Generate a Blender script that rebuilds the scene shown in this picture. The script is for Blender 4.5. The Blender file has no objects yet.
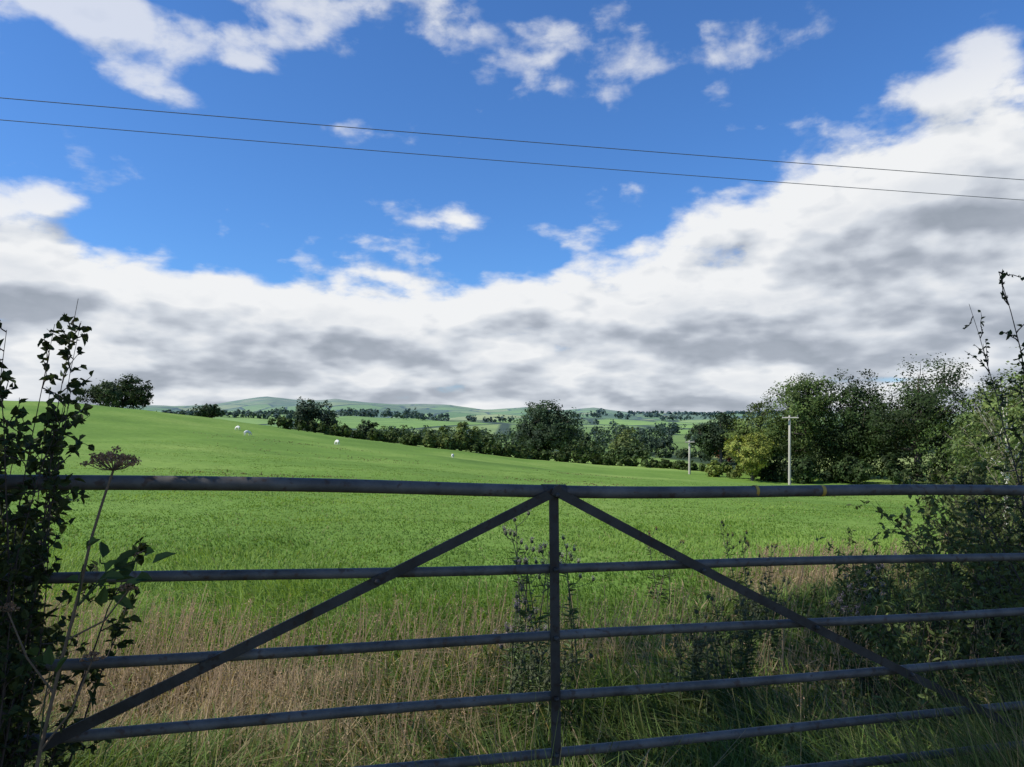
import bpy, math
import numpy as np
from mathutils import Vector
rng=np.random.default_rng(7)
scene=bpy.context.scene
scene.view_settings.view_transform='Standard'
scene.view_settings.look='None'
scene.view_settings.exposure=0
SUN_AZ=math.radians(-105); SUN_EL=math.radians(43)
EYE=1.4

# ---------------------------------------------------------------- helpers
def smooth(a,b,x):
    t=np.clip((x-a)/(b-a),0,1); return t*t*(3-2*t)
_tab=np.random.default_rng(99).random((256,256))
def vnoise(x,y):
    x=np.asarray(x,float);y=np.asarray(y,float)
    xi=np.floor(x).astype(int);yi=np.floor(y).astype(int)
    fx=x-xi;fy=y-yi;fx=fx*fx*(3-2*fx);fy=fy*fy*(3-2*fy)
    g=lambda i,j:_tab[i%256,j%256]
    return (g(xi,yi)*(1-fx)+g(xi+1,yi)*fx)*(1-fy)+(g(xi,yi+1)*(1-fx)+g(xi+1,yi+1)*fx)*fy
def fbm(x,y,o=4):
    s=0;a=.5;t=0
    for i in range(o):
        s=s+a*vnoise(x*2**i+17.3*i,y*2**i+5.1*i);t+=a;a*=.5
    return s/t
# cross profile of the field 100 m out
_px=[-400,-200,-120,-80,-60,-45,-34,-22,-11,1,12,30,50,80,200,400]
_pz=[5,6,6,5.4,4.5,2.75,.95,-.7,-2.2,-4,-5.2,-6.5,-6.7,-6.5,-5,-4]
_gx=np.linspace(-400,400,1601)
_k=np.exp(-(np.arange(-24,25)/9.0)**2);_k/=_k.sum()
_gp=np.convolve(np.pad(np.interp(_gx,_px,_pz),24,mode='edge'),_k,mode='valid')
_rt=[-2,-.7,-.50,-.40,-.33,-.28,-.235,-.19,-.15,-.083,-.04,.02,.064,.11,.16,.25,.33,.69,2]
_rz=[100,105,132,128,165,158,186,160,140,130,98,116,92,110,84,70,76,66,78]
def H(x,y):
    x=np.asarray(x,float);y=np.asarray(y,float)
    P=np.interp(x,_gx,_gp)
    near=P*np.clip(y,0,100)/100
    near=near+(fbm(x*.12,y*.12,3)-.5)*.5*smooth(6,40,y)+(fbm(x*.7,y*.7,3)-.5)*.10*smooth(2,6,y)
    V=np.interp(y,[100,130,170,250,450,800,1500,2500,3500,9000],[-5,-5.7,-7,-8.6,-10.5,-9,0,18,34,36])
    V=V+20*np.exp(-((x+480)/340)**2-((y-1500)/420)**2)
    V=V+(fbm(x*.0021+3,y*.0016+8,4)-.5)*.042*np.clip(y-300,0,2400)
    tx=x/np.maximum(y,1)
    R=np.interp(tx,_rt,_rz)*(.84+.36*fbm(x*.0019,y*.0007+4,4))
    r=smooth(2600,5000,y)
    V=V*(1-r)+R*r-60*smooth(5200,8500,y)
    b=smooth(95,230,y)
    return near*(1-b)+V*b
def Hs(x,y): return float(H(np.array([x]),np.array([y]))[0])
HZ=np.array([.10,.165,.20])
def haze(col,y):  # aerial haze painted into leaf colours, blue-grey growing with distance
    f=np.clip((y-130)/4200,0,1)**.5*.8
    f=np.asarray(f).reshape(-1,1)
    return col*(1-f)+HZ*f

class MB:
    def __init__(s): s.V=[];s.F=[];s.C=[];s.M=[];s.n=0
    def add(s,V,F,C,m=0):
        V=np.asarray(V,float);F=np.asarray(F,int)
        C=np.asarray(C,float)
        if C.ndim==1: C=np.tile(C,(len(V),1))
        s.V.append(V);s.F.append(F+s.n);s.C.append(C);s.M.append(np.full(len(F),m));s.n+=len(V)
    def build(s,name,mats,smooth_mat=()):
        V=np.concatenate(s.V);F=np.concatenate(s.F);C=np.concatenate(s.C);M=np.concatenate(s.M)
        me=bpy.data.meshes.new(name)
        me.vertices.add(len(V));me.vertices.foreach_set('co',V.astype(np.float32).ravel())
        me.loops.add(4*len(F));me.loops.foreach_set('vertex_index',F.astype(np.int32).ravel())
        me.polygons.add(len(F));me.polygons.foreach_set('loop_start',(np.arange(len(F))*4).astype(np.int32))
        for m in mats: me.materials.append(m)
        me.polygons.foreach_set('material_index',M.astype(np.int32))
        sm=np.isin(M,list(smooth_mat)) if smooth_mat else np.zeros(len(M),bool)
        me.polygons.foreach_set('use_smooth',sm)
        me.update(calc_edges=True)
        a=me.color_attributes.new('col','FLOAT_COLOR','POINT')
        a.data.foreach_set('color',np.hstack([np.clip(C,0,1),np.ones((len(C),1))]).astype(np.float32).ravel())
        ob=bpy.data.objects.new(name,me);scene.collection.objects.link(ob);return ob
def tube(mb,path,rad,col,m=0,ns=8):
    path=np.asarray(path,float);n=len(path);rad=np.broadcast_to(np.asarray(rad,float),(n,))
    t=np.gradient(path,axis=0);t/=np.linalg.norm(t,axis=1,keepdims=True)+1e-9
    ref=np.array([0,0,1.]) if abs(t[0][2])<.9 else np.array([0,1.,0])
    u=np.cross(t,ref);u/=np.linalg.norm(u,axis=1,keepdims=True)+1e-9
    v=np.cross(t,u)
    a=np.linspace(0,2*math.pi,ns,endpoint=False)
    V=path[:,None,:]+rad[:,None,None]*(np.cos(a)[None,:,None]*u[:,None,:]+np.sin(a)[None,:,None]*v[:,None,:])
    V=V.reshape(-1,3);F=[]
    i=np.arange(n-1)[:,None];j=np.arange(ns)[None,:];j2=(j+1)%ns
    F=np.stack([i*ns+j,i*ns+j2,(i+1)*ns+j2,(i+1)*ns+j],-1).reshape(-1,4)
    mb.add(V,F,col,m)
def unit(v): return v/(np.linalg.norm(v,axis=-1,keepdims=True)+1e-9)
def leaf_quads(mb,c,nrm,size,col,m=0,aspect=.6,r=rng):
    """simple rhombic leaf faces"""
    n=len(c);nrm=unit(nrm)
    u=unit(np.cross(nrm,r.normal(size=(n,3))));v=np.cross(nrm,u)
    s=np.broadcast_to(size,(n,))[:,None]
    V=np.stack([c-u*s,c+v*s*aspect,c+u*s,c-v*s*aspect],1).reshape(-1,3)
    mb.add(V,np.arange(4*n).reshape(-1,4),np.repeat(col,4,axis=0),m)
def leaf_near(mb,c,d,nrm,L,W,col,m=0,fold=.25,r=rng):
    """folded leaf from base c along d"""
    n=len(c);d=unit(d);nrm=unit(nrm-d*np.sum(nrm*d,1,keepdims=True));s=np.cross(d,nrm)
    L=np.broadcast_to(L,(n,))[:,None];W=np.broadcast_to(W,(n,))[:,None]
    up=nrm*W*fold; dr=-nrm*L*.12
    b=c;l1=c+d*L*.3+s*W*.48+up;l2=c+d*L*.68+s*W*.38+up+dr;t=c+d*L+dr*2
    r1=c+d*L*.3-s*W*.48+up;r2=c+d*L*.68-s*W*.38+up+dr
    V=np.stack([b,l1,l2,t,r2,r1],1).reshape(-1,3)
    k=np.arange(n)[:,None]*6
    F=np.concatenate([k+np.array([0,1,2,3]),k+np.array([0,3,4,5])])
    mb.add(V,F,np.repeat(col,6,axis=0),m)

# ---------------------------------------------------------------- materials
def newmat(name):
    m=bpy.data.materials.new(name);m.use_nodes=True;nt=m.node_tree;nt.nodes.clear()
    return m,nt,nt.nodes.new('ShaderNodeOutputMaterial')
def foliage(name,trans=.3,rough=.55,spec=.25):
    m,nt,out=newmat(name);N=nt.nodes;L=nt.links
    at=N.new('ShaderNodeAttribute');at.attribute_name='col'
    p=N.new('ShaderNodeBsdfPrincipled');p.inputs['Roughness'].default_value=rough
    p.inputs['Specular IOR Level'].default_value=spec
    t=N.new('ShaderNodeBsdfTranslucent');mx=N.new('ShaderNodeMixShader');mx.inputs[0].default_value=trans
    g=N.new('ShaderNodeMixRGB');g.blend_type='MULTIPLY';g.inputs[0].default_value=1;g.inputs[2].default_value=(1.25,1.2,.6,1)
    L.new(at.outputs['Color'],p.inputs['Base Color']);L.new(at.outputs['Color'],g.inputs[1]);L.new(g.outputs[0],t.inputs[0])
    L.new(p.outputs[0],mx.inputs[1]);L.new(t.outputs[0],mx.inputs[2]);L.new(mx.outputs[0],out.inputs[0]);return m
M_leaf=foliage('leaf_foliage',.25,.6,.15)
M_grass=foliage('grass_blades',.38,.6,.15)
def barkmat(name,sc=20):
    m,nt,out=newmat(name);N=nt.nodes;L=nt.links
    at=N.new('ShaderNodeAttribute');at.attribute_name='col'
    p=N.new('ShaderNodeBsdfPrincipled');p.inputs['Roughness'].default_value=.9
    tc=N.new('ShaderNodeTexCoord');no=N.new('ShaderNodeTexNoise');no.inputs['Scale'].default_value=sc;no.inputs['Detail'].default_value=5
    r=N.new('ShaderNodeMapRange');r.inputs[3].default_value=.55;r.inputs[4].default_value=1.4
    g=N.new('ShaderNodeVectorMath');g.operation='SCALE'
    L.new(tc.outputs['Object'],no.inputs['Vector']);L.new(no.outputs[0],r.inputs[0])
    L.new(at.outputs['Color'],g.inputs[0]);L.new(r.outputs[0],g.inputs['Scale']);L.new(g.outputs[0],p.inputs['Base Color'])
    b=N.new('ShaderNodeBump');b.inputs['Strength'].default_value=.4;L.new(no.outputs[0],b.inputs['Height']);L.new(b.outputs[0],p.inputs['Normal'])
    L.new(p.outputs[0],out.inputs[0]);return m
M_bark=barkmat('bark')
M_stem=barkmat('plant_stem',60)

def steel():
    m,nt,out=newmat('galvanised_steel');N=nt.nodes;L=nt.links
    p=N.new('ShaderNodeBsdfPrincipled')
    tc=N.new('ShaderNodeTexCoord')
    n1=N.new('ShaderNodeTexNoise');n1.inputs['Scale'].default_value=9;n1.inputs['Detail'].default_value=8;n1.inputs['Roughness'].default_value=.7
    n2=N.new('ShaderNodeTexNoise');n2.inputs['Scale'].default_value=45;n2.inputs['Detail'].default_value=4
    L.new(tc.outputs['Object'],n1.inputs[0]);L.new(tc.outputs['Object'],n2.inputs[0])
    cr=N.new('ShaderNodeValToRGB');cr.color_ramp.elements[0].position=.3;cr.color_ramp.elements[0].color=(.065,.060,.052,1)
    cr.color_ramp.elements[1].position=.72;cr.color_ramp.elements[1].color=(.215,.203,.18,1)
    L.new(n1.outputs[0],cr.inputs[0])
    rr=N.new('ShaderNodeValToRGB');rr.color_ramp.elements[0].position=.58;rr.color_ramp.elements[0].color=(0,0,0,1)
    rr.color_ramp.elements[1].position=.66;rr.color_ramp.elements[1].color=(1,1,1,1)
    L.new(n2.outputs[0],rr.inputs[0])
    at=N.new('ShaderNodeAttribute');at.attribute_name='col'
    mp=N.new('ShaderNodeMixRGB');mp.inputs[2].default_value=(.09,.05,.028,1)
    mm=N.new('ShaderNodeMath');mm.operation='MULTIPLY';mm.inputs[1].default_value=.7
    L.new(rr.outputs[0],mm.inputs[0]);L.new(mm.outputs[0],mp.inputs[0]);L.new(cr.outputs[0],mp.inputs[1])
    t=N.new('ShaderNodeMixRGB');t.blend_type='MULTIPLY';t.inputs[0].default_value=1
    L.new(mp.outputs[0],t.inputs[1]);L.new(at.outputs['Color'],t.inputs[2])
    L.new(t.outputs[0],p.inputs['Base Color']);p.inputs['Metallic'].default_value=.3
    ro=N.new('ShaderNodeMapRange');ro.inputs[3].default_value=.45;ro.inputs[4].default_value=.8;L.new(n1.outputs[0],ro.inputs[0]);L.new(ro.outputs[0],p.inputs['Roughness'])
    b=N.new('ShaderNodeBump');b.inputs['Strength'].default_value=.35;b.inputs['Distance'].default_value=.002;L.new(n2.outputs[0],b.inputs['Height']);L.new(b.outputs[0],p.inputs['Normal'])
    L.new(p.outputs[0],out.inputs[0]);return m
M_steel=steel()
def plain(name,col,rough=.8):
    m,nt,out=newmat(name);N=nt.nodes;L=nt.links
    p=N.new('ShaderNodeBsdfPrincipled');p.inputs['Roughness'].default_value=rough
    no=N.new('ShaderNodeTexNoise');no.inputs['Scale'].default_value=25;no.inputs['Detail'].default_value=4
    tc=N.new('ShaderNodeTexCoord');L.new(tc.outputs['Object'],no.inputs[0])
    mx=N.new('ShaderNodeMixRGB');mx.inputs[1].default_value=tuple(c*.75 for c in col)+(1,);mx.inputs[2].default_value=tuple(min(1,c*1.2) for c in col)+(1,)
    L.new(no.outputs[0],mx.inputs[0]);L.new(mx.outputs[0],p.inputs['Base Color']);L.new(p.outputs[0],out.inputs[0]);return m
M_yellow=plain('yellow_paint',(.55,.36,.05),.6)
M_wire=plain('cable',(.10,.10,.11),.6)
M_wool=plain('wool',(.74,.72,.66),.95)
M_polewood=plain('weathered_pole_wood',(.42,.39,.33),.9)

# ---------------------------------------------------------------- terrain
def terrain():
    rows=np.concatenate([np.linspace(-30,0,16)[:-1],np.linspace(0,14,60)[:-1],np.geomspace(14,9000,330)])
    cols=np.linspace(-1.9,1.9,421)
    Y,T=np.meshgrid(rows,cols,indexing='ij');X=T*(Y+45)
    Z=H(X,Y)
    V=np.stack([X,Y,Z],-1).reshape(-1,3);nc=len(cols)
    i=np.arange(len(rows)-1)[:,None];j=np.arange(nc-1)[None,:]
    F=np.stack([i*nc+j,i*nc+j+1,(i+1)*nc+j+1,(i+1)*nc+j],-1).reshape(-1,4)
    mb=MB();mb.add(V,F,np.array([.1,.2,.05]),0)
    m,nt,out=newmat('pasture_and_farmland');N=nt.nodes;L=nt.links
    geo=N.new('ShaderNodeNewGeometry');sep=N.new('ShaderNodeSeparateXYZ');L.new(geo.outputs['Position'],sep.inputs[0])
    pos=geo.outputs['Position']
    def noise(s,d=5,ro=.55):
        n=N.new('ShaderNodeTexNoise');n.inputs['Scale'].default_value=s;n.inputs['Detail'].default_value=d;n.inputs['Roughness'].default_value=ro;L.new(pos,n.inputs[0]);return n.outputs[0]
    def ramp(f,st):
        r=N.new('ShaderNodeValToRGB');e=r.color_ramp.elements
        e[0].position,e[0].color=st[0][0],st[0][1]+(1,);e[1].position,e[1].color=st[-1][0],st[-1][1]+(1,)
        for p_,c_ in st[1:-1]: q=e.new(p_);q.color=c_+(1,)
        L.new(f,r.inputs[0]);return r.outputs[0]
    def mix(f,a,b,bt='MIX'):
        x=N.new('ShaderNodeMixRGB');x.blend_type=bt
        for s,k in ((f,0),(a,1),(b,2)):
            if isinstance(s,(int,float,tuple)): x.inputs[k].default_value=s
            else: L.new(s,x.inputs[k])
        return x.outputs[0]
    def mr(v,a,b,c=0,d=1):
        r=N.new('ShaderNodeMapRange');r.interpolation_type='SMOOTHSTEP'
        for k,q in ((1,a),(2,b),(3,c),(4,d)): r.inputs[k].default_value=q
        L.new(v,r.inputs[0]);return r.outputs[0]
    big=ramp(noise(.07,5),[(.3,(.112,.20,.036)),(.5,(.155,.262,.046)),(.7,(.235,.335,.075))])
    fine=ramp(noise(2.2,7,.7),[(.3,(.74,.76,.72)),(.5,(.95,.95,.9)),(.72,(1.15,1.12,1.1))])
    field=mix(1.0,big,fine,'MULTIPLY')
    rough=ramp(noise(1.7,6,.65),[(.35,(.05,.06,.02)),(.55,(.08,.10,.03)),(.7,(.18,.15,.08))])
    near=mix(mr(sep.outputs['Y'],5,8),rough,field)
    # far patchwork of fields
    mp=N.new('ShaderNodeMapping');mp.inputs['Scale'].default_value=(.0050,.0026,0);L.new(pos,mp.inputs[0])
    vo=N.new('ShaderNodeTexVoronoi');vo.inputs['Scale'].default_value=1;L.new(mp.outputs[0],vo.inputs['Vector'])
    sc=N.new('ShaderNodeSeparateColor');L.new(vo.outputs['Color'],sc.inputs[0])
    patch=ramp(sc.outputs[0],[(0,(.15,.27,.05)),(.25,(.24,.38,.07)),(.42,(.13,.20,.05)),(.55,(.38,.42,.15)),(.68,(.19,.32,.06)),(.82,(.31,.40,.12)),(.95,(.10,.17,.05))])
    ve=N.new('ShaderNodeTexVoronoi');ve.feature='DISTANCE_TO_EDGE';ve.inputs['Scale'].default_value=1;L.new(mp.outputs[0],ve.inputs['Vector'])
    patch=mix(mr(ve.outputs['Distance'],.02,.05,1,0),patch,(.04,.065,.03,1))
    patch=mix(1.0,patch,ramp(noise(.02,6,.6),[(.3,(.75,.77,.75)),(.7,(1.2,1.15,1.1))]),'MULTIPLY')
    moor=ramp(noise(.0028,6,.62),[(.38,(.08,.13,.055)),(.47,(.28,.34,.12)),(.54,(.13,.19,.075)),(.62,(.42,.41,.20))])
    patch=mix(mr(sep.outputs['Z'],85,150,0,.85),patch,moor)
    col=mix(mr(sep.outputs['Y'],118,128),near,patch)
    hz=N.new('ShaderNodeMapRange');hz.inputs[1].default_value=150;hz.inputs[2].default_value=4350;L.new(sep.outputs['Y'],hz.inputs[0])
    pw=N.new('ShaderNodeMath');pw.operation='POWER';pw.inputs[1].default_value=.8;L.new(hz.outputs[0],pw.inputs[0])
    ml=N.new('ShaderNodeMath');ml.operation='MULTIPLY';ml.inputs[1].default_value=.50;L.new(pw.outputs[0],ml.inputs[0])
    col=mix(ml.outputs[0],col,(.17,.25,.31,1))  # distance haze painted into the ground's base colour
    p=N.new('ShaderNodeBsdfPrincipled');p.inputs['Roughness'].default_value=.95;p.inputs['Specular IOR Level'].default_value=.1
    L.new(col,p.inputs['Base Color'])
    b=N.new('ShaderNodeBump');b.inputs['Strength'].default_value=.4;b.inputs['Distance'].default_value=.10;L.new(noise(3,6,.7),b.inputs['Height']);L.new(b.outputs[0],p.inputs['Normal'])
    L.new(p.outputs[0],out.inputs[0])
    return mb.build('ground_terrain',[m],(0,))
terrain()

# ---------------------------------------------------------------- grass
def blades(mb,x,y,h,w,col,tipcol,lean=.35,r=rng):
    n=len(x);z=H(x,y)-.01
    a=r.uniform(0,2*math.pi,n);side=np.stack([np.cos(a),np.sin(a),np.zeros(n)],1)
    la=fbm(x*.5,y*.5+70,2)*9-2.5+r.normal(0,1.0,n);ld=np.stack([np.cos(la),np.sin(la),np.zeros(n)],1)
    k=(np.abs(r.normal(0,lean,n))+.08)[:,None]*h[:,None]
    b=np.stack([x,y,z],1);up=np.array([0,0,1.])
    W=w[:,None]
    m=b+up*h[:,None]*.55+ld*k*.35
    t=b+up*(h[:,None]*(1-.3*np.minimum(k/h[:,None],1.8)))+ld*k*1.1
    V=np.stack([b-side*W,b+side*W,m+side*W*.8,m-side*W*.8,t+side*W*.12,t-side*W*.12],1).reshape(-1,3)
    kk=np.arange(n)[:,None]*6
    F=np.concatenate([kk+np.array([0,1,2,3]),kk+np.array([3,2,4,5])])
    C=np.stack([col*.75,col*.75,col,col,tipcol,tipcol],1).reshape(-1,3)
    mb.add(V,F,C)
STRAW=np.array([.42,.325,.19])
def strawness(x,y):
    """straw patches in the unmown margin"""
    s=np.zeros_like(x)
    for cx,cy,rx,ry,a in ((-2.3,4.3,1.0,.8,1.0),(-1.4,3.9,.8,.6,.7),(2.7,8.6,1.6,1.6,.9),(-.4,3.4,.7,.6,.6),(-3.4,5.0,1.0,.7,.7),(.9,4.9,1.2,.6,.4),(-.4,5.0,.9,.5,.35),(-.7,2.9,.6,.4,.5),(1.5,3.6,.8,.4,.3)):
        s=s+a*np.exp(-((x-cx)/rx)**2-((y-cy)/ry)**2)
    return np.clip(s+(fbm(x*1.3+9,y*1.3)-.5)*1.2+.06,0,1)
def edge(x): return 5.3+3.9*smooth(.8,3.2,x)+(fbm(x*.6,x*0+3)-.5)*2.4
mb=MB();n=190000
y=rng.uniform(1.7,10.5,n);x=rng.uniform(-1,1,n)*(.8*y+1.5)
keep=(y<edge(x)+rng.normal(0,.55,n));x=x[keep];y=y[keep];n=len(x)
cl=fbm(x*1.1+3,y*1.1+7,4)
fall=1-.65*smooth(-2.2,.2,y-edge(x))
h=(.08+.68*np.clip(cl-.18,0,1))*fall*rng.uniform(.5,1.2,n)
st=strawness(x,y);isS=rng.random(n)<st*.9
g=fbm(x*.9+30,y*.9+11,4)[:,None]
g=np.clip((g-.5)*1.9+.5,0,1)
green=np.array([.055,.085,.024])*(1-g)+np.array([.17,.26,.055])*g
green=green*rng.uniform(.55,1.4,(n,1))
col=np.where(isS[:,None],STRAW*rng.uniform(.5,1.25,(n,1)),green)
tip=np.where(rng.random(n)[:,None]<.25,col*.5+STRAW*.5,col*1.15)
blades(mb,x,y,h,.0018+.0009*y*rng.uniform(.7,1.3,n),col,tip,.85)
mb.build('rough_grass_margin',[M_grass])
# seeding stalks
mb=MB();n=17000
y=rng.uniform(2.3,10.5,n);x=rng.uniform(-1,1,n)*(.8*y+1.5)
k=(rng.random(n)<strawness(x,y)**1.2)&(y<edge(x)+.3);x=x[k];y=y[k];n=len(x)
h=rng.uniform(.25,.66,n)*(1-.4*smooth(-1.8,.2,y-edge(x)));st_col=np.array([.50,.35,.23])*rng.uniform(.6,1.15,(n,1))
z=H(x,y);la=rng.normal(.3,1.,n);ln=rng.uniform(.05,.6,n)
top=np.stack([x+np.cos(la)*h*ln,y+np.sin(la)*h*ln,z+h],1)
b=np.stack([x,y,z],1);side=np.array([1,0,0])*(.0006+.0003*y[:,None])
V=np.stack([b-side,b+side,top+side*.6,top-side*.6],1).reshape(-1,3)
mb.add(V,np.arange(4*n).reshape(-1,4),np.repeat(st_col,4,axis=0))
for q in range(9):
    f=rng.uniform(.78,1.02,n)[:,None]
    c=b+(top-b)*f+rng.normal(0,.010,(n,3))
    leaf_quads(mb,c,rng.normal(size=(n,3)),.003+.0009*y,st_col*rng.uniform(.8,1.3,(n,1)),aspect=.3)
mb.build('seeding_grass_stalks',[M_grass])
# pasture
mb=MB();n=270000
y=np.exp(rng.uniform(math.log(4.6),math.log(60),n));x=rng.uniform(-1,1,n)*(.8*y+2)
k=y>edge(x)-.8+rng.normal(0,.5,n);x=x[k];y=y[k];n=len(x)
g=fbm(x*.25+5,y*.25+2,5)[:,None];g2=fbm(x*.05+50,y*.05,3)[:,None]
g=np.clip((g-.5)*2.2+.5,0,1)
c1=np.array([.112,.198,.034]);c2=np.array([.235,.345,.074])
col=(c1*(1-g)+c2*g)*(.78+.44*g2)*rng.uniform(.9,1.1,(n,1))
yel=(rng.random(n)<.05+.25*np.clip(fbm(x*.6,y*.6+40)-.6,0,1)*4*.3)
col=np.where(yel[:,None],np.array([.29,.30,.12]),col)
tl=fbm(x*.9+60,y*.9,3)
h=rng.uniform(.04,.09,n)*(1+1.0*(g[:,0]-.5))*(1+1.4*np.clip(tl-.5,0,1))*np.interp(y,[5,9,16,30,60],[1.9,.95,.55,.36,.25])
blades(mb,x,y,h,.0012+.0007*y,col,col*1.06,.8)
for cx,cy,s in ((-7,28,3.0),(-10,31,2.5),(-4,26,1.5),(-14,60,4),(3,40,2),(12,35,2.5),(-22,75,5),(8,70,3)):
    m=500;xx=rng.normal(cx,s,m);yy=rng.normal(cy,s*.6,m);q=fbm(xx*1.2,yy*1.2)>.54;xx=xx[q];yy=yy[q];m=len(xx)
    blades(mb,xx,yy,rng.uniform(.04,.10,m),.002+.0008*yy,np.array([.22,.21,.09])*rng.uniform(.6,1.2,(m,1)),np.tile([.24,.23,.10],(m,1)),.5)
mb.build('pasture_grass',[M_grass])

# ---------------------------------------------------------------- trees
def crown(mb,cx,cy,zb,zt,w,n,leaf,col,r,lobes=11,gap=.25,m=0,hz=True,aspect=.65):
    hh=(zt-zb)/2;cz=(zt+zb)/2;rw=w/2
    k=lobes
    d=unit(r.normal(size=(k,3)));rad=r.uniform(.4,.8,k)[:,None]
    lc=d*rad*np.array([rw,rw,hh])
    lr=r.uniform(.32,.54,k)*min(rw,hh*1.15)
    lc[:,2]=np.clip(lc[:,2],-(hh-lr*.75),hh-lr*.95)
    lc[0]=0;lr[0]=.66*min(rw,hh)
    if k>1: lc[1]=[r.normal()*.15*rw,r.normal()*.15*rw,hh-lr[1]*.95]
    ns=26
    sd=unit(r.normal(size=(k,ns,3)));sr=r.uniform(.6,1.12,(k,ns,1))
    sc=lc[:,None,:]+sd*sr*lr[:,None,None]
    live=r.random((k,ns))>gap
    bright=r.uniform(.55,1.4,(k,ns))*r.uniform(.75,1.25,(k,1))
    ii=r.integers(0,k,n);jj=r.integers(0,ns,n);ok=live[ii,jj];ii=ii[ok];jj=jj[ok];n=len(ii)
    c=sc[ii,jj]+r.normal(size=(n,3))*lr[ii][:,None]*np.array([.17,.17,.12])
    out=unit(c-lc[ii]*.6)
    nr=out*1.0+r.normal(size=(n,3))*.5+np.array([0,0,.25])
    cc=col*bright[ii,jj][:,None]*r.uniform(.75,1.25,(n,1))
    cc=cc*(1+np.array([.25,.08,-.1])*(r.random((n,1))-.5))
    P=c+np.array([cx,cy,cz])
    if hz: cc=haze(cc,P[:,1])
    leaf_quads(mb,P,nr,leaf*r.uniform(.6,1.3,n),cc,m,aspect,r)
    return lc+np.array([cx,cy,cz]),lr
def tree(name,x,y,top,w,seed,col=(.045,.075,.02),n=9000,leaf=None,clear=.14,bark=(.10,.085,.065),lobes=12,gap=.25,cx=None,cy=None,tr=.03):
    r=np.random.default_rng(seed);mb=MB();z0=Hs(x,y)-.15;h=top-z0
    cx=x if cx is None else cx;cy=y if cy is None else cy
    leaf=leaf or max(.16,y*.0016)
    lc,lr=crown(mb,cx,cy,z0+h*clear,top,w,n,leaf,np.array(col),r,lobes,gap)
    bark=np.array(bark)
    fork=np.array([x+(cx-x)*.3,y+(cy-y)*.3,z0+h*max(clear+.12,.25)])
    rt=h*tr
    tube(mb,[[x,y,z0],[x+.02*h*r.normal()*.3,y,z0+(fork[2]-z0)*.5],fork,np.array([cx,cy,z0+h*.6]),np.array([cx,cy,z0+h*.85])],[rt*1.35,rt,rt*.9,rt*.45,rt*.08],bark,1,10)
    for i in range(1,len(lc)):
        mid=fork*.45+lc[i]*.55+r.normal(size=3)*.03*h;mid[2]+=.02*h
        st=fork+np.array([0,0,r.uniform(-.03,.12)*h])
        tube(mb,[st,mid,lc[i],lc[i]+(lc[i]-mid)*.3],[rt*.5,rt*.3,rt*.16,rt*.03],bark,1,6)
        for q in range(3):
            e=lc[i]+unit(r.normal(size=3))*lr[i]*.8
            tube(mb,[lc[i]*.6+mid*.4,lc[i]*.5+e*.5+r.normal(size=3)*.02*h,e],[rt*.15,rt*.09,rt*.02],bark,1,5)
    return mb.build(name,[M_leaf,M_bark],(1,))
DK=(.038,.062,.019);MD=(.068,.102,.027);LT=(.16,.20,.045);YG=(.24,.27,.055)
tree('oak_tree',-68,130,9.9,14.5,1,DK,14000,clear=.05,lobes=16)
tree('hawthorn_tree',-57,140,5.2,7,2,DK,3500,clear=.05)
tree('oak_tree',-51,190,7.8,12.5,3,DK,9000,clear=.08)
tree('ash_tree',-40,205,2.6,9,31,MD,6000,clear=.08)
tree('oak_tree',7.3,165,6.4,16,4,DK,20000,clear=.0,lobes=18,gap=.18)
tree('ash_tree',31,200,.3,8.5,5,LT,5000,clear=.04)
tree('ash_tree',22,215,-1.0,9,51,MD,5000,clear=.04)
tree('oak_tree',42,150,3.8,12.5,6,DK,11000,clear=.03)
tree('lime_tree',38.6,117,5.4,10.5,7,(.10,.14,.034),13000,clear=.0,gap=.15)
tree('hazel_tree',34.2,106,.3,7.5,8,YG,9000,clear=.0)
tree('oak_tree',45.0,114,9.2,15,9,MD,24000,clear=.0,lobes=19,gap=.12)
tree('oak_tree',51.5,112,9.6,15,10,DK,24000,clear=.0,lobes=19,gap=.12)
tree('oak_tree',57.8,106,11.3,16,11,DK,26000,clear=.0,lobes=20,gap=.12)
tree('ash_tree',65,100,8.4,13,12,DK,17000,clear=.0,gap=.15)
tree('ash_tree',73,104,9.0,14,13,DK,10000,clear=.0)
tree('copper_beech_tree',46.0,160,-1.8,5.5,14,(.20,.06,.035),3500,clear=.03)
tree('ash_tree',-95,120,11,11,15,DK,5000,clear=.06)
# lane-side trees that shade the gateway
tree('lane_oak_tree',-5.2,-.3,9.0,6.4,21,MD,14000,leaf=.10,clear=.40,cx=-3.9,cy=.9,tr=.022,gap=.25)
tree('lane_oak_tree',-2.4,-3.0,8.6,6.0,23,MD,9000,leaf=.10,clear=.42,cx=-1.9,cy=-.9,tr=.022,gap=.25)
# pale birch by the right-hand boundary
tree('birch_tree',9.7,14.6,2.45,2.7,24,(.15,.20,.06),8000,leaf=.035,clear=.25,bark=(.6,.57,.5),lobes=10,gap=.5,tr=.016)
tree('birch_tree',11.1,16,3.0,2.8,25,(.14,.18,.055),8000,leaf=.035,clear=.2,bark=(.6,.57,.5),lobes=10,gap=.45,tr=.016)
tree('hawthorn_tree',17,25,2.8,5.0,26,MD,9000,leaf=.05,clear=.05)
tree('hawthorn_tree',24,36,3.0,7.0,27,MD,9000,leaf=.07,clear=.05)

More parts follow.
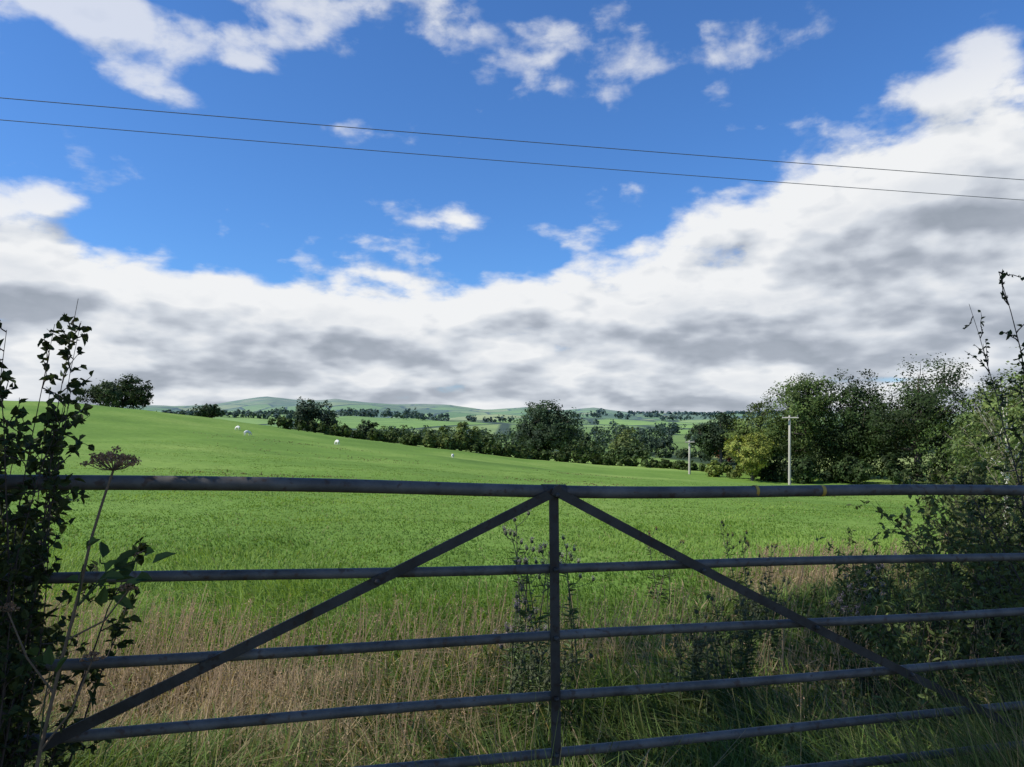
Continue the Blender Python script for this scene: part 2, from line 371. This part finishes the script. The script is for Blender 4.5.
def row(mb,pts,h,w,col,r,leafk=.0019,per=130,jit=1.0,dens=.55):
    pts=np.asarray(pts,float)
    d=np.r_[0,np.cumsum(np.linalg.norm(np.diff(pts,axis=0),axis=1))];n=max(3,int(d[-1]/(w*dens)));seg=np.linspace(0,d[-1],n)
    xs=np.interp(seg,d,pts[:,0])+r.normal(0,jit,n);ys=np.interp(seg,d,pts[:,1])+r.normal(0,jit,n)
    hv=.6+.8*fbm(seg/(w*3.5)+r.uniform(0,90),seg*0,2)
    for a,b,q in zip(xs,ys,hv):
        hh=h*q*r.uniform(.75,1.2);ww=w*r.uniform(.8,1.4);z=Hs(a,b)
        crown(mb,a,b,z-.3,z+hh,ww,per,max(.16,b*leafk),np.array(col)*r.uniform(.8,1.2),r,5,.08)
r=np.random.default_rng(5);mb=MB()
row(mb,[(-36,118),(-24,122),(-12,124),(2,126)],2.3,3.6,MD,r,per=600,dens=.38,jit=.6)
row(mb,[(2,127),(10,130),(18,131),(27,130),(36,124)],1.5,3.2,MD,r,per=320,dens=.26,jit=.5)
row(mb,[(-14,122),(-4,125)],3.4,4.0,(.12,.16,.045),r,per=800)
mb.build('field_hedgerow',[M_leaf])
mb=MB()
row(mb,[(36,104),(44,105),(52,102),(62,96),(74,92)],3.6,5,DK,r,per=1800,dens=.42)
row(mb,[(31,112),(36,109)],2.0,3.5,LT,r,per=900,dens=.5)
mb.build('woodland_undergrowth',[M_leaf])
mb=MB()
row(mb,[(-75,240),(-50,250),(-20,245),(0,235)],7.5,9,MD,r,per=500,jit=4)
row(mb,[(-60,215),(-30,205),(-6,200)],5,7,DK,r,per=500,jit=3)
row(mb,[(-36,160),(-20,165),(-4,158)],3.5,5,MD,r,per=500,jit=2)
row(mb,[(12,176),(22,180),(31,176)],4.2,6,MD,r,per=500,jit=2,dens=.45)
row(mb,[(15,190),(40,195),(60,200),(110,200)],3,6,MD,r,per=350,jit=2,dens=.4)
row(mb,[(20,250),(60,262),(110,250),(150,240)],6.5,9,DK,r,per=400,jit=5)
row(mb,[(-130,330),(-60,340),(20,330),(100,345),(200,330)],8,11,DK,r,per=220,jit=7)
row(mb,[(-250,470),(-60,450),(120,480),(320,450)],8,13,MD,r,per=160,jit=9)
row(mb,[(-300,700),(-60,680),(200,720),(520,700)],9,18,DK,r,per=90,jit=12)
for q in range(4): row(mb,[(-800,1500+55*q),(-560,1480+55*q),(-330,1430+55*q),(-180,1400+50*q)],15,30,DK,r,per=50,jit=14)
row(mb,[(-200,1300),(0,1350),(150,1300)],13,26,DK,r,per=50,jit=12)
row(mb,[(100,1900),(420,1950),(700,1850)],20,40,DK,r,per=45,jit=25)
row(mb,[(300,3000),(620,3100)],26,60,DK,r,per=45,jit=50)
for q in range(18):
    y0=math.exp(r.uniform(math.log(420),math.log(3600)));x0=y0*r.uniform(-.8,.85);l=y0*r.uniform(.04,.14);s=r.normal(0,.35)
    row(mb,[(x0-l,y0-l*s),(x0,y0+l*s*.3),(x0+l,y0+l*s)],9 if y0<1500 else 13,max(10,y0*.012),np.array(DK)*r.uniform(.9,1.4),r,per=45,jit=y0*.002,dens=.42)
mb.build('distant_tree_belts',[M_leaf])

# ---------------------------------------------------------------- gate
def gate():
    A=np.array([-1.086,1.58]);D=np.array([.957,.2897]);D/=np.linalg.norm(D);Nn=np.array([D[1],-D[0]])
    def P(s,z,off=0): q=A+D*s+Nn*off;return [q[0],q[1],z]
    root=bpy.data.objects.new('field_gate',None);scene.collection.objects.link(root)
    white=np.array([1,1,1.])
    def part(name,mb,mat=M_steel,sm=True):
        o=mb.build(name,[mat],(0,) if sm else ());o.parent=root
    def lin(pts,s):return np.interp(s,[p[0] for p in pts],[p[1] for p in pts])
    bars=[[(-.72,1.300),(0,1.279),(.65,1.256),(1.246,1.227),(1.6,1.217),(2.3,1.203),(3.0,1.183)],
          [(-.72,1.09),(0,1.071),(1.246,1.027),(3.0,.972)],
          [(-.72,.905),(0,.885),(1.246,.850),(3.0,.794)],
          [(-.72,.75),(0,.728),(1.246,.694),(3.0,.636)],
          [(-.72,.605),(0,.585),(1.246,.548),(3.0,.49)],
          [(-.72,.48),(0,.455),(1.246,.425),(3.0,.365)],
          [(-.72,.36),(0,.335),(1.246,.305),(3.0,.25)]]
    for i,b in enumerate(bars):
        mb=MB();ss=np.linspace(-.72,3.0,60);zz=lin(b,ss)
        k=np.ones(9)/9;zz=np.convolve(np.pad(zz,4,mode='reflect',reflect_type='odd'),k,mode='valid')
        zz=zz+.0025*np.sin(ss*3.1+i*1.7)
        R=.0165 if i==0 else .0125
        tube(mb,[P(a,c) for a,c in zip(ss,zz)],R,white*(1 if i else .95),0,16)
        part('rail_%d'%(i+1),mb)
    def strap(name,s0,z0,s1,z1,off,w=.0122,th=.0028):
        mb=MB();n=14;S=np.linspace(s0,s1,n);Z=np.linspace(z0,z1,n);d=np.array([s1-s0,z1-z0]);d/=np.linalg.norm(d);pr=np.array([-d[1],d[0]])
        V=[]
        for i,(a,c) in enumerate(zip(S,Z)):
            bow=.010*math.sin(i*math.pi/(n-1))
            for sg,o in ((-1,off-th),(1,off-th),(1,off+th),(-1,off+th)):
                V.append(P(a+pr[0]*w*sg,c+pr[1]*w*sg-bow,o))
        F=[]
        for i in range(n-1):
            for j in range(4): F.append([i*4+j,i*4+(j+1)%4,(i+1)*4+(j+1)%4,(i+1)*4+j])
        F.append([3,2,1,0]);F.append([4*n-4,4*n-3,4*n-2,4*n-1])
        mb.add(V,F,white*.42);part(name,mb,sm=False)
    strap('brace_left',1.262,1.236,-.66,.405,.0205)
    strap('brace_right',1.236,1.234,2.80,.441,.0270)
    strap('brace_upright',1.243,1.224,1.250,.52,.0145,w=.0125)
    # bolts and top clamp
    mb=MB()
    for (s,z,o) in ((1.247,1.220,.024),(1.247,1.027,.018),(1.247,.85,.018),(1.247,.694,.018),(1.247,.548,.018),(.79,1.025,.023),(1.67,1.003,.029),(2.04,.818,.029),(2.38,.650,.029)):
        tube(mb,[P(s,z,o),P(s,z,o+.010),P(s,z,o+.013),P(s,z,o+.0135)],[.0065,.0065,.0045,.0005],white*.5,0,8)
    part('bolts',mb)
    mb=MB();tube(mb,[P(1.215,1.2285),P(1.28,1.2260)],.0185,white*.5,0,16);part('brace_clamp',mb)
    for nm,s in (('stile_left',-.72),('stile_right',3.0)):
        mb=MB();tube(mb,[P(s,.18),P(s,.2),P(s,1.30 if s<0 else 1.19),P(s,1.31 if s<0 else 1.2)],[.001,.02,.02,.001],white,0,14);part(nm,mb)
    # paint bands
    for s,w_ in ((1.246+.61,.005),(1.246+.835,.006)):
        mb=MB();z=lin(bars[0],s);tube(mb,[P(s-w_,z+.0002),P(s+w_,z-.0002)],.0172,white,0,16);part('yellow_band',mb,M_yellow)
    for s,nm in ((-.86,'gate_post'),(3.13,'gate_post')):
        mb=MB();x,y,_=P(s,0);g=Hs(x,y)
        tube(mb,[[x,y,g-.2],[x,y,g+.6],[x+.01,y,g+1.24],[x+.01,y,g+1.30],[x+.01,y,g+1.31]],[.085,.08,.077,.06,.001],np.array([.2,.18,.15]),0,14)
        mb.build(nm,[M_bark],(0,))
gate()

# ---------------------------------------------------------------- shrubs and plants (near)
def shrub(name,bases,height,lean,nb,L,W,col,seed,sub=9,leaves=10,rad=.006,spread=.35,bark=(.06,.045,.035),wig=.10,droop=0,subl=.35,colvar=.35,minf=.15,bj=.06):
    r=np.random.default_rng(seed);mb=MB();LC=[];LD=[];LN=[]
    bark=np.array(bark)
    for s in range(nb):
        q0=bases[int(r.integers(len(bases)))]
        b=np.array([q0[0]+r.normal()*bj,q0[1]+r.normal()*bj,0.])
        b[2]=Hs(b[0],b[1])-.05
        hh=height*r.uniform(.6,1.08)
        d=unit(np.array([lean[0]+r.normal()*spread,lean[1]+r.normal()*spread,1.0]))
        pts=[b];K=14
        for k in range(K):
            d=unit(d+r.normal(size=3)*wig+np.array([0,0,-droop*k/K]));pts.append(pts[-1]+d*hh/K)
        pts=np.array(pts);rr=np.linspace(rad,rad*.15,K+1)*r.uniform(.7,1.2)
        tube(mb,pts,rr,bark,1,6)
        for q in range(sub):
            f=r.uniform(minf,1);i=min(int(f*K),K-1);p0=pts[i]+(pts[i+1]-pts[i])*(f*K-i)
            dd=unit(unit(pts[i+1]-pts[i])*.55+r.normal(size=3)*.7+np.array([0,0,.15]))
            ll=subl*hh*r.uniform(.25,1)*(1.15-f*.75);sp=[p0]
            for k in range(5):
                dd=unit(dd+r.normal(size=3)*.16+np.array([0,0,.04-droop*.1]));sp.append(sp[-1]+dd*ll/5)
            sp=np.array(sp);tube(mb,sp,np.linspace(rad*.35,rad*.1,6),bark,1,5)
            m=max(2,int(leaves*ll/(subl*hh)+2));t=r.uniform(.1,1.0,m)*5;ti=np.minimum(t.astype(int),4)
            LC.append(sp[ti]+(sp[ti+1]-sp[ti])*(t-ti)[:,None]);dv=sp[ti+1]-sp[ti]
            LD.append(unit(dv)*.6+r.normal(size=(m,3))*.7);LN.append(np.array([0,0,.8])+r.normal(size=(m,3))*.6)
    LC=np.concatenate(LC);LD=np.concatenate(LD);LN=np.concatenate(LN);n=len(LC)
    c=np.array(col)*r.uniform(1-colvar,1+colvar,(n,1))*(1+np.array([.5,.1,-.1])*(r.random((n,1))-.4)*.5)
    sz=r.uniform(.55,1.2,n)
    leaf_near(mb,LC,LD,LN,L*sz,W*sz,c,0,r=r)
    return mb.build(name,[M_leaf,M_stem],(1,))
DG=(.045,.065,.022)
shrub('blackthorn_shrub',[(-1.14,1.49),(-1.10,1.47),(-1.06,1.49),(-1.17,1.50)],1.80,(.012,.0),46,.020,.014,DG,101,sub=42,leaves=18,rad=.0042,spread=.022,subl=.105,wig=.040,bj=.025)
shrub('elder_shrub',[(-1.44,1.98),(-1.52,2.10),(-1.40,1.95)],1.60,(.0,.0),22,.030,.019,DG,102,sub=30,leaves=18,rad=.006,spread=.04,subl=.13,wig=.05)
shrub('bramble',[(-1.10,1.48),(-1.14,1.62)],.98,(.05,.0),6,.028,.020,(.06,.085,.028),103,sub=12,leaves=9,rad=.0035,spread=.08,subl=.16)
# right-hand hedge bank
HG=(.095,.125,.04)
shrub('bramble',[(2.05,2.75),(2.3,3.1),(2.6,3.5),(2.9,4.0)],1.22,(.02,.0),44,.030,.017,HG,111,sub=20,leaves=15,rad=.004,spread=.20,subl=.25,minf=.05)
shrub('nettle_patch',[(1.9,3.5),(2.2,4.0),(2.6,4.7),(2.9,5.4),(3.4,6.2),(2.4,5.2)],.95,(0,0),90,.042,.016,(.12,.16,.055),112,sub=14,leaves=13,rad=.004,spread=.22,subl=.22,minf=.1)
shrub('hedge_bank_shrub',[(3.2,4.9),(3.9,6.0),(4.7,7.4),(5.7,9.2),(6.8,11)],1.42,(0,0),110,.052,.028,(.11,.14,.048),113,sub=18,leaves=14,rad=.006,spread=.25,subl=.28,minf=.05)
shrub('hawthorn_shrub',[(2.24,2.9),(2.28,3.05),(2.20,2.85),(2.32,2.95)],2.15,(-.01,.0),20,.020,.016,DG,114,sub=36,leaves=17,rad=.008,spread=.03,subl=.16,minf=.3,wig=.05,bj=.04)
shrub('elder_shrub',[(5.8,7.8),(6.2,8.5)],2.3,(0,0),16,.05,.028,(.10,.13,.044),115,sub=26,leaves=18,rad=.010,spread=.12,subl=.24,bark=(.25,.21,.16))
# weeds beyond the gate
def weed(name,x,y,h,seed,flower,col=(.085,.12,.045),n=4,L=.09,W=.018):
    r=np.random.default_rng(seed);mb=MB();z=Hs(x,y)
    for s in range(n):
        b=np.array([x+r.normal()*.05,y+r.normal()*.05,z]);d=unit(np.array([r.normal()*.1,r.normal()*.1,1]));hh=h*r.uniform(.75,1.05)
        pts=[b+d*hh*t+np.array([math.sin(t*3+s)*.012,0,0]) for t in np.linspace(0,1,9)];tube(mb,pts,np.linspace(.005,.0022,9),np.array([.09,.11,.05]),1,6)
        m=34;t=r.uniform(.1,.95,m);c=b+d*hh*t[:,None];a=r.uniform(0,6.28,m)
        D=np.stack([np.cos(a),np.sin(a),r.uniform(.1,.8,m)],1)
        leaf_near(mb,c,D,np.tile([0,0,1.],(m,1)),L*(1.2-t*.8),W*(1.2-t*.6),np.array(col)*r.uniform(.7,1.4,(m,1)),0,r=r)
        for k in range(7):
            t0=r.uniform(.7,1);p0=b+d*hh*t0;e=p0+np.array([r.normal()*.05,r.normal()*.05,r.uniform(.02,.08)])
            tube(mb,[p0,(p0+e)/2+np.array([0,0,-.006]),e],[.002,.0018,.0015],np.array([.09,.11,.05]),1,5)
            tube(mb,[e,e+[0,0,.005],e+[0,0,.014],e+[0,0,.020]],[.002,.009,.009,.005],np.array([.07,.08,.04]),1,8)
            q=26;leaf_quads(mb,e+np.array([0,0,.024])+r.normal(size=(q,3))*.007,r.normal(size=(q,3)),.006,np.array(flower)*r.uniform(.7,1.2,(q,1)),0,.3,r)
    return mb.build(name,[M_leaf,M_stem],(1,))
weed('thistle_plant',.10,4.0,1.02,201,(.38,.32,.32),n=5,col=(.12,.17,.065))
weed('thistle_plant',.30,4.4,.92,202,(.42,.38,.36),n=3,col=(.12,.17,.065))
weed('thistle_plant',-.02,3.6,.66,203,(.35,.28,.3),n=4,col=(.12,.17,.065))
weed('dock_plant',1.9,5.9,.85,204,(.20,.09,.05),n=3)
weed('dock_plant',1.35,6.8,.66,205,(.22,.10,.05),n=3)
weed('thistle_plant',2.0,4.2,.75,206,(.35,.26,.3),n=5)
weed('nettle_plant',.85,3.5,.55,207,(.10,.12,.06),n=7)
weed('nettle_plant',1.15,3.9,.6,208,(.10,.12,.06),n=7)
weed('nettle_plant',1.5,4.6,.6,209,(.10,.12,.06),n=7)
weed('nettle_plant',.1,3.3,.55,210,(.10,.12,.06),n=7)
# dried hogweed umbel
def hogweed():
    r=np.random.default_rng(77);mb=MB();g=Hs(-1.0,1.5)
    st=np.array([.17,.12,.075]);pts=np.array([[-1.03,1.40,g],[-.97,1.40,.35],[-.905,1.40,.68],[-.85,1.40,.95],[-.795,1.40,1.18],[-.745,1.40,1.315]])
    t=np.linspace(0,5,26);pp=np.stack([np.interp(t,range(6),pts[:,k]) for k in range(3)],1);pp[:,0]+=.004*np.sin(t*2.2)
    tube(mb,pp,np.linspace(.0048,.0022,26),st,0,8)
    def umbel(c,R,nr):
        for i in range(nr):
            a=i*2.399;q=math.sqrt((i+.5)/nr);e=c+np.array([math.cos(a)*R*q,math.sin(a)*R*q,R*.72*(1-.65*q*q)])+r.normal(size=3)*R*.06
            tube(mb,[c,(c+e)/2+[0,0,-.1*R*q],e],[.0011,.0009,.0007],st,0,5)
            n=40;P=e+unit(r.normal(size=(n,3)))*r.uniform(.2,1,(n,1))*R*.21*np.array([1,1,.7])
            leaf_quads(mb,P,r.normal(size=(n,3)),.0028,np.array([.34,.21,.13])*r.uniform(.5,1.7,(n,1)),1,.6,r)
    umbel(pp[-1],.046,28)
    for i,(dx,dz,R) in enumerate(((.10,.17,.02),(-.07,.16,.018),(.13,.10,.014))):
        s=pp[12+2*i];e=s+np.array([dx,r.normal()*.03,dz]);tube(mb,[s,(s+e)/2+[dx*.1,0,-.01],e],[.0022,.0018,.0013],st,0,6)
        umbel(e,R,9)
    for (x,z,k) in ((-.75,1.10,6),(-.73,1.12,5),(-.86,.95,4),(-.80,1.14,4),(-.69,1.15,4)):
        s=np.array([-.815,1.40,1.06]) if z>1 else np.array([-.89,1.40,.78]);e=np.array([x,1.39,z])
        tube(mb,[s,(s+e)/2+[0,0,.02],e],[.0018,.0014,.001],np.array([.06,.08,.03]),0,5)
        C=e+r.normal(size=(k,3))*.020;D=(e-s)[None,:]/.1+r.normal(size=(k,3))*.7
        leaf_near(mb,C,D,np.tile([0,-.5,1.],(k,1))+r.normal(size=(k,3))*.4,.040*r.uniform(.7,1.2,k),np.full(k,.022),np.array([.07,.11,.035])*r.uniform(.7,1.3,(k,1)),1,r=r)
    return mb.build('dried_hogweed',[M_stem,M_leaf],(0,))
hogweed()
# tall grasses on the lane side of the gate
mb=MB()
for cx,cy,s,n_,hh in ((.08,1.60,.05,260,.86),(1.42,1.95,.14,700,.80),(1.66,2.12,.18,900,.88),(1.15,1.80,.12,260,.68),(-.98,1.35,.10,300,.72),(.3,1.6,.25,160,.66)):
    xx=rng.normal(cx,s,n_);yy=rng.normal(cy,s*.4,n_);h_=hh*rng.uniform(.45,1.05,n_)
    c_=np.array([.15,.18,.06])*rng.uniform(.4,1.5,(n_,1));c_=np.where(rng.random((n_,1))<.2,STRAW*.8,c_)
    blades(mb,xx,yy,h_,rng.uniform(.0014,.0030,n_),c_,c_*1.2,.45)
mb.build('verge_grass',[M_grass])

# ---------------------------------------------------------------- utility poles, wires
def pole(name,x,y,top,rr=.17,arm=1.5):
    root=bpy.data.objects.new(name,None);scene.collection.objects.link(root)
    mb=MB();g=Hs(x,y)-.3;c=np.array([1,1,1.])
    tube(mb,[[x,y,g],[x,y,(g+top)/2],[x,y,top],[x,y,top+.03]],[rr*1.15,rr,rr*.8,.001],c,0,12);o=mb.build('shaft',[M_polewood],(0,));o.parent=root
    mb=MB();tube(mb,[[x-arm/2-.01,y-rr-.1,top-.25],[x-arm/2,y-rr-.1,top-.25],[x+arm/2,y-rr-.1,top-.25],[x+arm/2+.01,y-rr-.1,top-.25]],[.001,.10,.10,.001],c,0,4);o=mb.build('crossarm',[M_polewood]);o.parent=root
    mb=MB()
    for k in (-.45,0,.45):
        q=x+k*arm;tube(mb,[[q,y-rr-.1,top-.2],[q,y-rr-.1,top-.1],[q,y-rr-.1,top],[q,y-rr-.1,top+.08]],[.03,.05,.07,.01],c,0,8)
    o=mb.build('insulators',[M_wire]);o.parent=root
pole('utility_pole',31.3,84,2.45,.14,1.8)
pole('utility_pole',27.4,115,-1.0,.17,1.4)
def line(name,pts,sag):
    mb=MB();a,b=np.array(pts[0]),np.array(pts[1]);t=np.linspace(0,1,80)[:,None]
    p=a+(b-a)*t;p[:,2]-=(sag*4*t*(1-t))[:,0];tube(mb,p,.0085,np.array([1,1,1.]),0,6);return mb.build(name,[M_wire],(0,))
root=bpy.data.objects.new('overhead_power_line',None);scene.collection.objects.link(root)
for i,(a,b,zz) in enumerate((((-10.3,15),(13.8,20.1),8.02),((-10.55,16.2),(15.0,21.9),8.02))):
    a=np.array(a);b=np.array(b);d=b-a
    A=a-d*.9;B=b+d*.9
    o=line('wire_%d'%(i+1),[(A[0],A[1],zz+.22),(B[0],B[1],zz+.30)],.32);o.parent=root
for x,y in ((-32.3,11.0),(36.0,25.7)): pole('utility_pole',x,y,8.4,.14,2.2)

# ---------------------------------------------------------------- sheep
def sheep(x,y,ang,graze,sc):
    z=Hs(x,y)
    me=bpy.data.meshes.new('sheep');V=[(-.45,0,.62),(-.2,0,.66),(.1,0,.65),(.38,0,.66),(.55,0,.72 if not graze else .52),(.68,0,.85 if not graze else .25),(.83,0,.80 if not graze else .12)]
    R=[.17,.24,.25,.21,.12,.09,.055];E=[(i,i+1) for i in range(6)]
    V.append((-.58,0,.60));R.append(.05);E.append((0,7))
    for sx in (-1,1):
        b=len(V);V+=[(-.40,.13*sx,.42),(-.46,.13*sx,.26),(-.42,.13*sx,.02)];R+=[.085,.042,.035];E+=[(0,b),(b,b+1),(b+1,b+2)]
        b=len(V);V+=[(.36,.12*sx,.42),(.38,.12*sx,.24),(.36,.12*sx,.02)];R+=[.07,.04,.035];E+=[(3,b),(b,b+1),(b+1,b+2)]
        b=len(V);V+=[(V[5][0]-.02,.12*sx,V[5][2]+.03)];R+=[.03];E+=[(5,b)]
    me.from_pydata(V,E,[]);me.update();o=bpy.data.objects.new('sheep',me);scene.collection.objects.link(o)
    mo=o.modifiers.new('Skin','SKIN')
    for i,q in enumerate(R): me.skin_vertices[0].data[i].radius=(q,q)
    me.skin_vertices[0].data[0].use_root=True
    s=o.modifiers.new('Sub','SUBSURF');s.levels=1;s.render_levels=2
    me.materials.append(M_wool);o.location=(x,y,z);o.rotation_euler=(0,0,ang);o.scale=(sc,sc,sc)
try:
    for a in ((-29.5,83,.9,True,.72),(-19.6,83.5,2.3,True,.72),(-33.5,91,2.6,True,.66),(-7.0,88,1.4,True,.62)): sheep(*a)
except Exception as ex: print('sheep',ex)

# ---------------------------------------------------------------- sky
w=bpy.data.worlds.new('World');scene.world=w;w.use_nodes=True
try:
    w.cycles.sampling_method='MANUAL';w.cycles.sample_map_resolution=256
except Exception as ex: print(ex)
nt=w.node_tree;N=nt.nodes;L=nt.links;N.clear()
out=N.new('ShaderNodeOutputWorld')
sky=N.new('ShaderNodeTexSky');sky.sky_type='NISHITA';sky.sun_disc=False;sky.sun_elevation=SUN_EL;sky.sun_rotation=SUN_AZ%(2*math.pi);sky.air_density=1.0;sky.dust_density=.5;sky.ozone_density=3.0
def math_(op,a,b=None,c=None,clamp=False):
    n=N.new('ShaderNodeMath');n.operation=op;n.use_clamp=clamp
    for k,v in enumerate((a,b,c)):
        if v is None: continue
        if isinstance(v,(int,float)): n.inputs[k].default_value=v
        else: L.new(v,n.inputs[k])
    return n.outputs[0]
def mrange(v,a,b,c,d,s=True):
    n=N.new('ShaderNodeMapRange')
    if s: n.interpolation_type='SMOOTHSTEP'
    for k,q in ((1,a),(2,b),(3,c),(4,d)): n.inputs[k].default_value=q
    L.new(v,n.inputs[0]);return n.outputs[0]
tc=N.new('ShaderNodeTexCoord');sp=N.new('ShaderNodeSeparateXYZ');L.new(tc.outputs['Generated'],sp.inputs[0])
hyp=math_('SQRT',math_('ADD',math_('MULTIPLY',sp.outputs[0],sp.outputs[0]),math_('MULTIPLY',sp.outputs[1],sp.outputs[1])))
az=math_('ARCTAN2',sp.outputs[0],sp.outputs[1]);el=math_('DIVIDE',sp.outputs[2],math_('MAXIMUM',hyp,.05))
# cloud masses: bearing/elevation centres and extents (converted below), weight
BIG=[(985,165,125,60,.95),(840,225,165,60,.90),(720,270,130,40,.45),(10,215,75,34,.80),(60,268,140,30,.45)]
SMALL=[(437,221,44,12,.46),(178,97,54,13,.46),(553,233,54,14,.46),(245,64,40,10,.40),
    (80,5,170,40,.80),(490,36,110,34,.50),(670,52,100,28,.48),(990,45,60,45,.48),(405,277,50,10,.35),(310,5,70,14,.40),
    (900,380,80,5,-.5),(870,60,50,40,-.25)]
def blobpar(cx,cy,rx,ry):
    t=(cx-512)/745;a=math.atan(t);c=math.cos(a);return a,(425-cy)/745*c,rx/745*c*c,ry/745*c
def density(azs,els,detail,BL):
    cv=N.new('ShaderNodeCombineXYZ');L.new(azs,cv.inputs[0]);L.new(els,cv.inputs[1])
    acc=None
    for cx,cy,rx,ry,wt in BL:
        a,e,ra,re=blobpar(cx,cy,rx,ry)
        m=N.new('ShaderNodeVectorMath');m.operation='MULTIPLY_ADD';L.new(cv.outputs[0],m.inputs[0])
        m.inputs[1].default_value=(1/ra,1/re,0);m.inputs[2].default_value=(-a/ra,-e/re,0)
        d=N.new('ShaderNodeVectorMath');d.operation='DOT_PRODUCT';L.new(m.outputs[0],d.inputs[0]);L.new(m.outputs[0],d.inputs[1])
        g=math_('POWER',.42,d.outputs['Value'])
        acc=math_('MULTIPLY_ADD',g,wt,acc if acc is not None else -.45)
    bias=math_('ADD',math_('ADD',acc,mrange(els,.235,.145,0,1.10)),mrange(els,.06,0,0,.2,False))
    ww=math_('POWER',math_('ADD',math_('MAXIMUM',els,0),.012),.6)
    p=N.new('ShaderNodeCombineXYZ');L.new(math_('MULTIPLY',azs,4.4),p.inputs[0]);L.new(math_('MULTIPLY',ww,7.8),p.inputs[1]);p.inputs[2].default_value=5.1
    no=N.new('ShaderNodeTexNoise');no.inputs['Scale'].default_value=1.9;no.inputs['Detail'].default_value=detail;no.inputs['Roughness'].default_value=.55;no.inputs['Distortion'].default_value=.1
    L.new(p.outputs[0],no.inputs['Vector'])
    # rounded billows
    vo=N.new('ShaderNodeTexVoronoi');vo.voronoi_dimensions='2D';vo.feature='F1';vo.inputs['Scale'].default_value=4.2
    wv=N.new('ShaderNodeVectorMath');wv.operation='MULTIPLY_ADD';L.new(no.outputs['Color'],wv.inputs[0]);wv.inputs[1].default_value=(.45,.45,0);L.new(p.outputs[0],wv.inputs[2])
    L.new(wv.outputs[0],vo.inputs['Vector'])
    d=math_('MULTIPLY_ADD',math_('SUBTRACT',no.outputs[0],.5),2.5,bias)
    return math_('MULTIPLY_ADD',math_('SUBTRACT',.40,vo.outputs['Distance']),.24,d)
d0=density(az,el,8,BIG+SMALL)
d1=density(math_('ADD',az,-.016),math_('ADD',el,.030),3,BIG)
alpha=mrange(d0,-.25,.28,0,.985)
# thin high wisps let the blue through
alpha=math_('MULTIPLY',alpha,mrange(math_('ADD',el,math_('MULTIPLY',az,-.12)),.27,.42,1,.72))
diff=math_('MAXIMUM',math_('MINIMUM',math_('SUBTRACT',d0,d1),.40),-.50)
lit=math_('MULTIPLY_ADD',diff,1.05,.76)
lit=math_('MULTIPLY_ADD',math_('MINIMUM',math_('MAXIMUM',math_('SUBTRACT',d0,.25),0),1.0),-.40,lit)
lit=math_('MAXIMUM',math_('MINIMUM',lit,1),.02)
cr=N.new('ShaderNodeValToRGB');e=cr.color_ramp.elements
e[0].position=0;e[0].color=(.33,.37,.43,1);e[1].position=1;e[1].color=(.92,.93,.94,1)
q=e.new(.3);q.color=(.44,.48,.55,1);q=e.new(.65);q.color=(.67,.71,.77,1)
L.new(lit,cr.inputs[0])
tint=N.new('ShaderNodeMixRGB');tint.blend_type='MULTIPLY';tint.inputs[0].default_value=1;tint.inputs[2].default_value=(.54,.92,1.38,1)
L.new(sky.outputs[0],tint.inputs[1])
bg1=N.new('ShaderNodeBackground');bg1.inputs[1].default_value=.12;L.new(tint.outputs[0],bg1.inputs[0])
bg2=N.new('ShaderNodeBackground');bg2.inputs[1].default_value=.97;L.new(cr.outputs[0],bg2.inputs[0])
mx=N.new('ShaderNodeMixShader');L.new(alpha,mx.inputs[0]);L.new(bg1.outputs[0],mx.inputs[1]);L.new(bg2.outputs[0],mx.inputs[2]);L.new(mx.outputs[0],out.inputs[0])

# ---------------------------------------------------------------- sun
sl=bpy.data.lights.new('sun','SUN');sl.energy=5.0;sl.angle=math.radians(.5);sl.color=(1,.95,.86)
so=bpy.data.objects.new('sun',sl);scene.collection.objects.link(so)
S=Vector((math.sin(SUN_AZ)*math.cos(SUN_EL),math.cos(SUN_AZ)*math.cos(SUN_EL),math.sin(SUN_EL)))
so.rotation_euler=S.to_track_quat('Z','Y').to_euler();so.location=S*50

# ---------------------------------------------------------------- camera
cam=bpy.data.cameras.new('camera');cam.sensor_width=36;cam.lens=36*745/1024;cam.shift_y=41.5/1024;cam.clip_start=.05;cam.clip_end=20000
co=bpy.data.objects.new('camera',cam);scene.collection.objects.link(co);co.location=(0,0,EYE);co.rotation_euler=(math.radians(90),0,0)
scene.camera=co
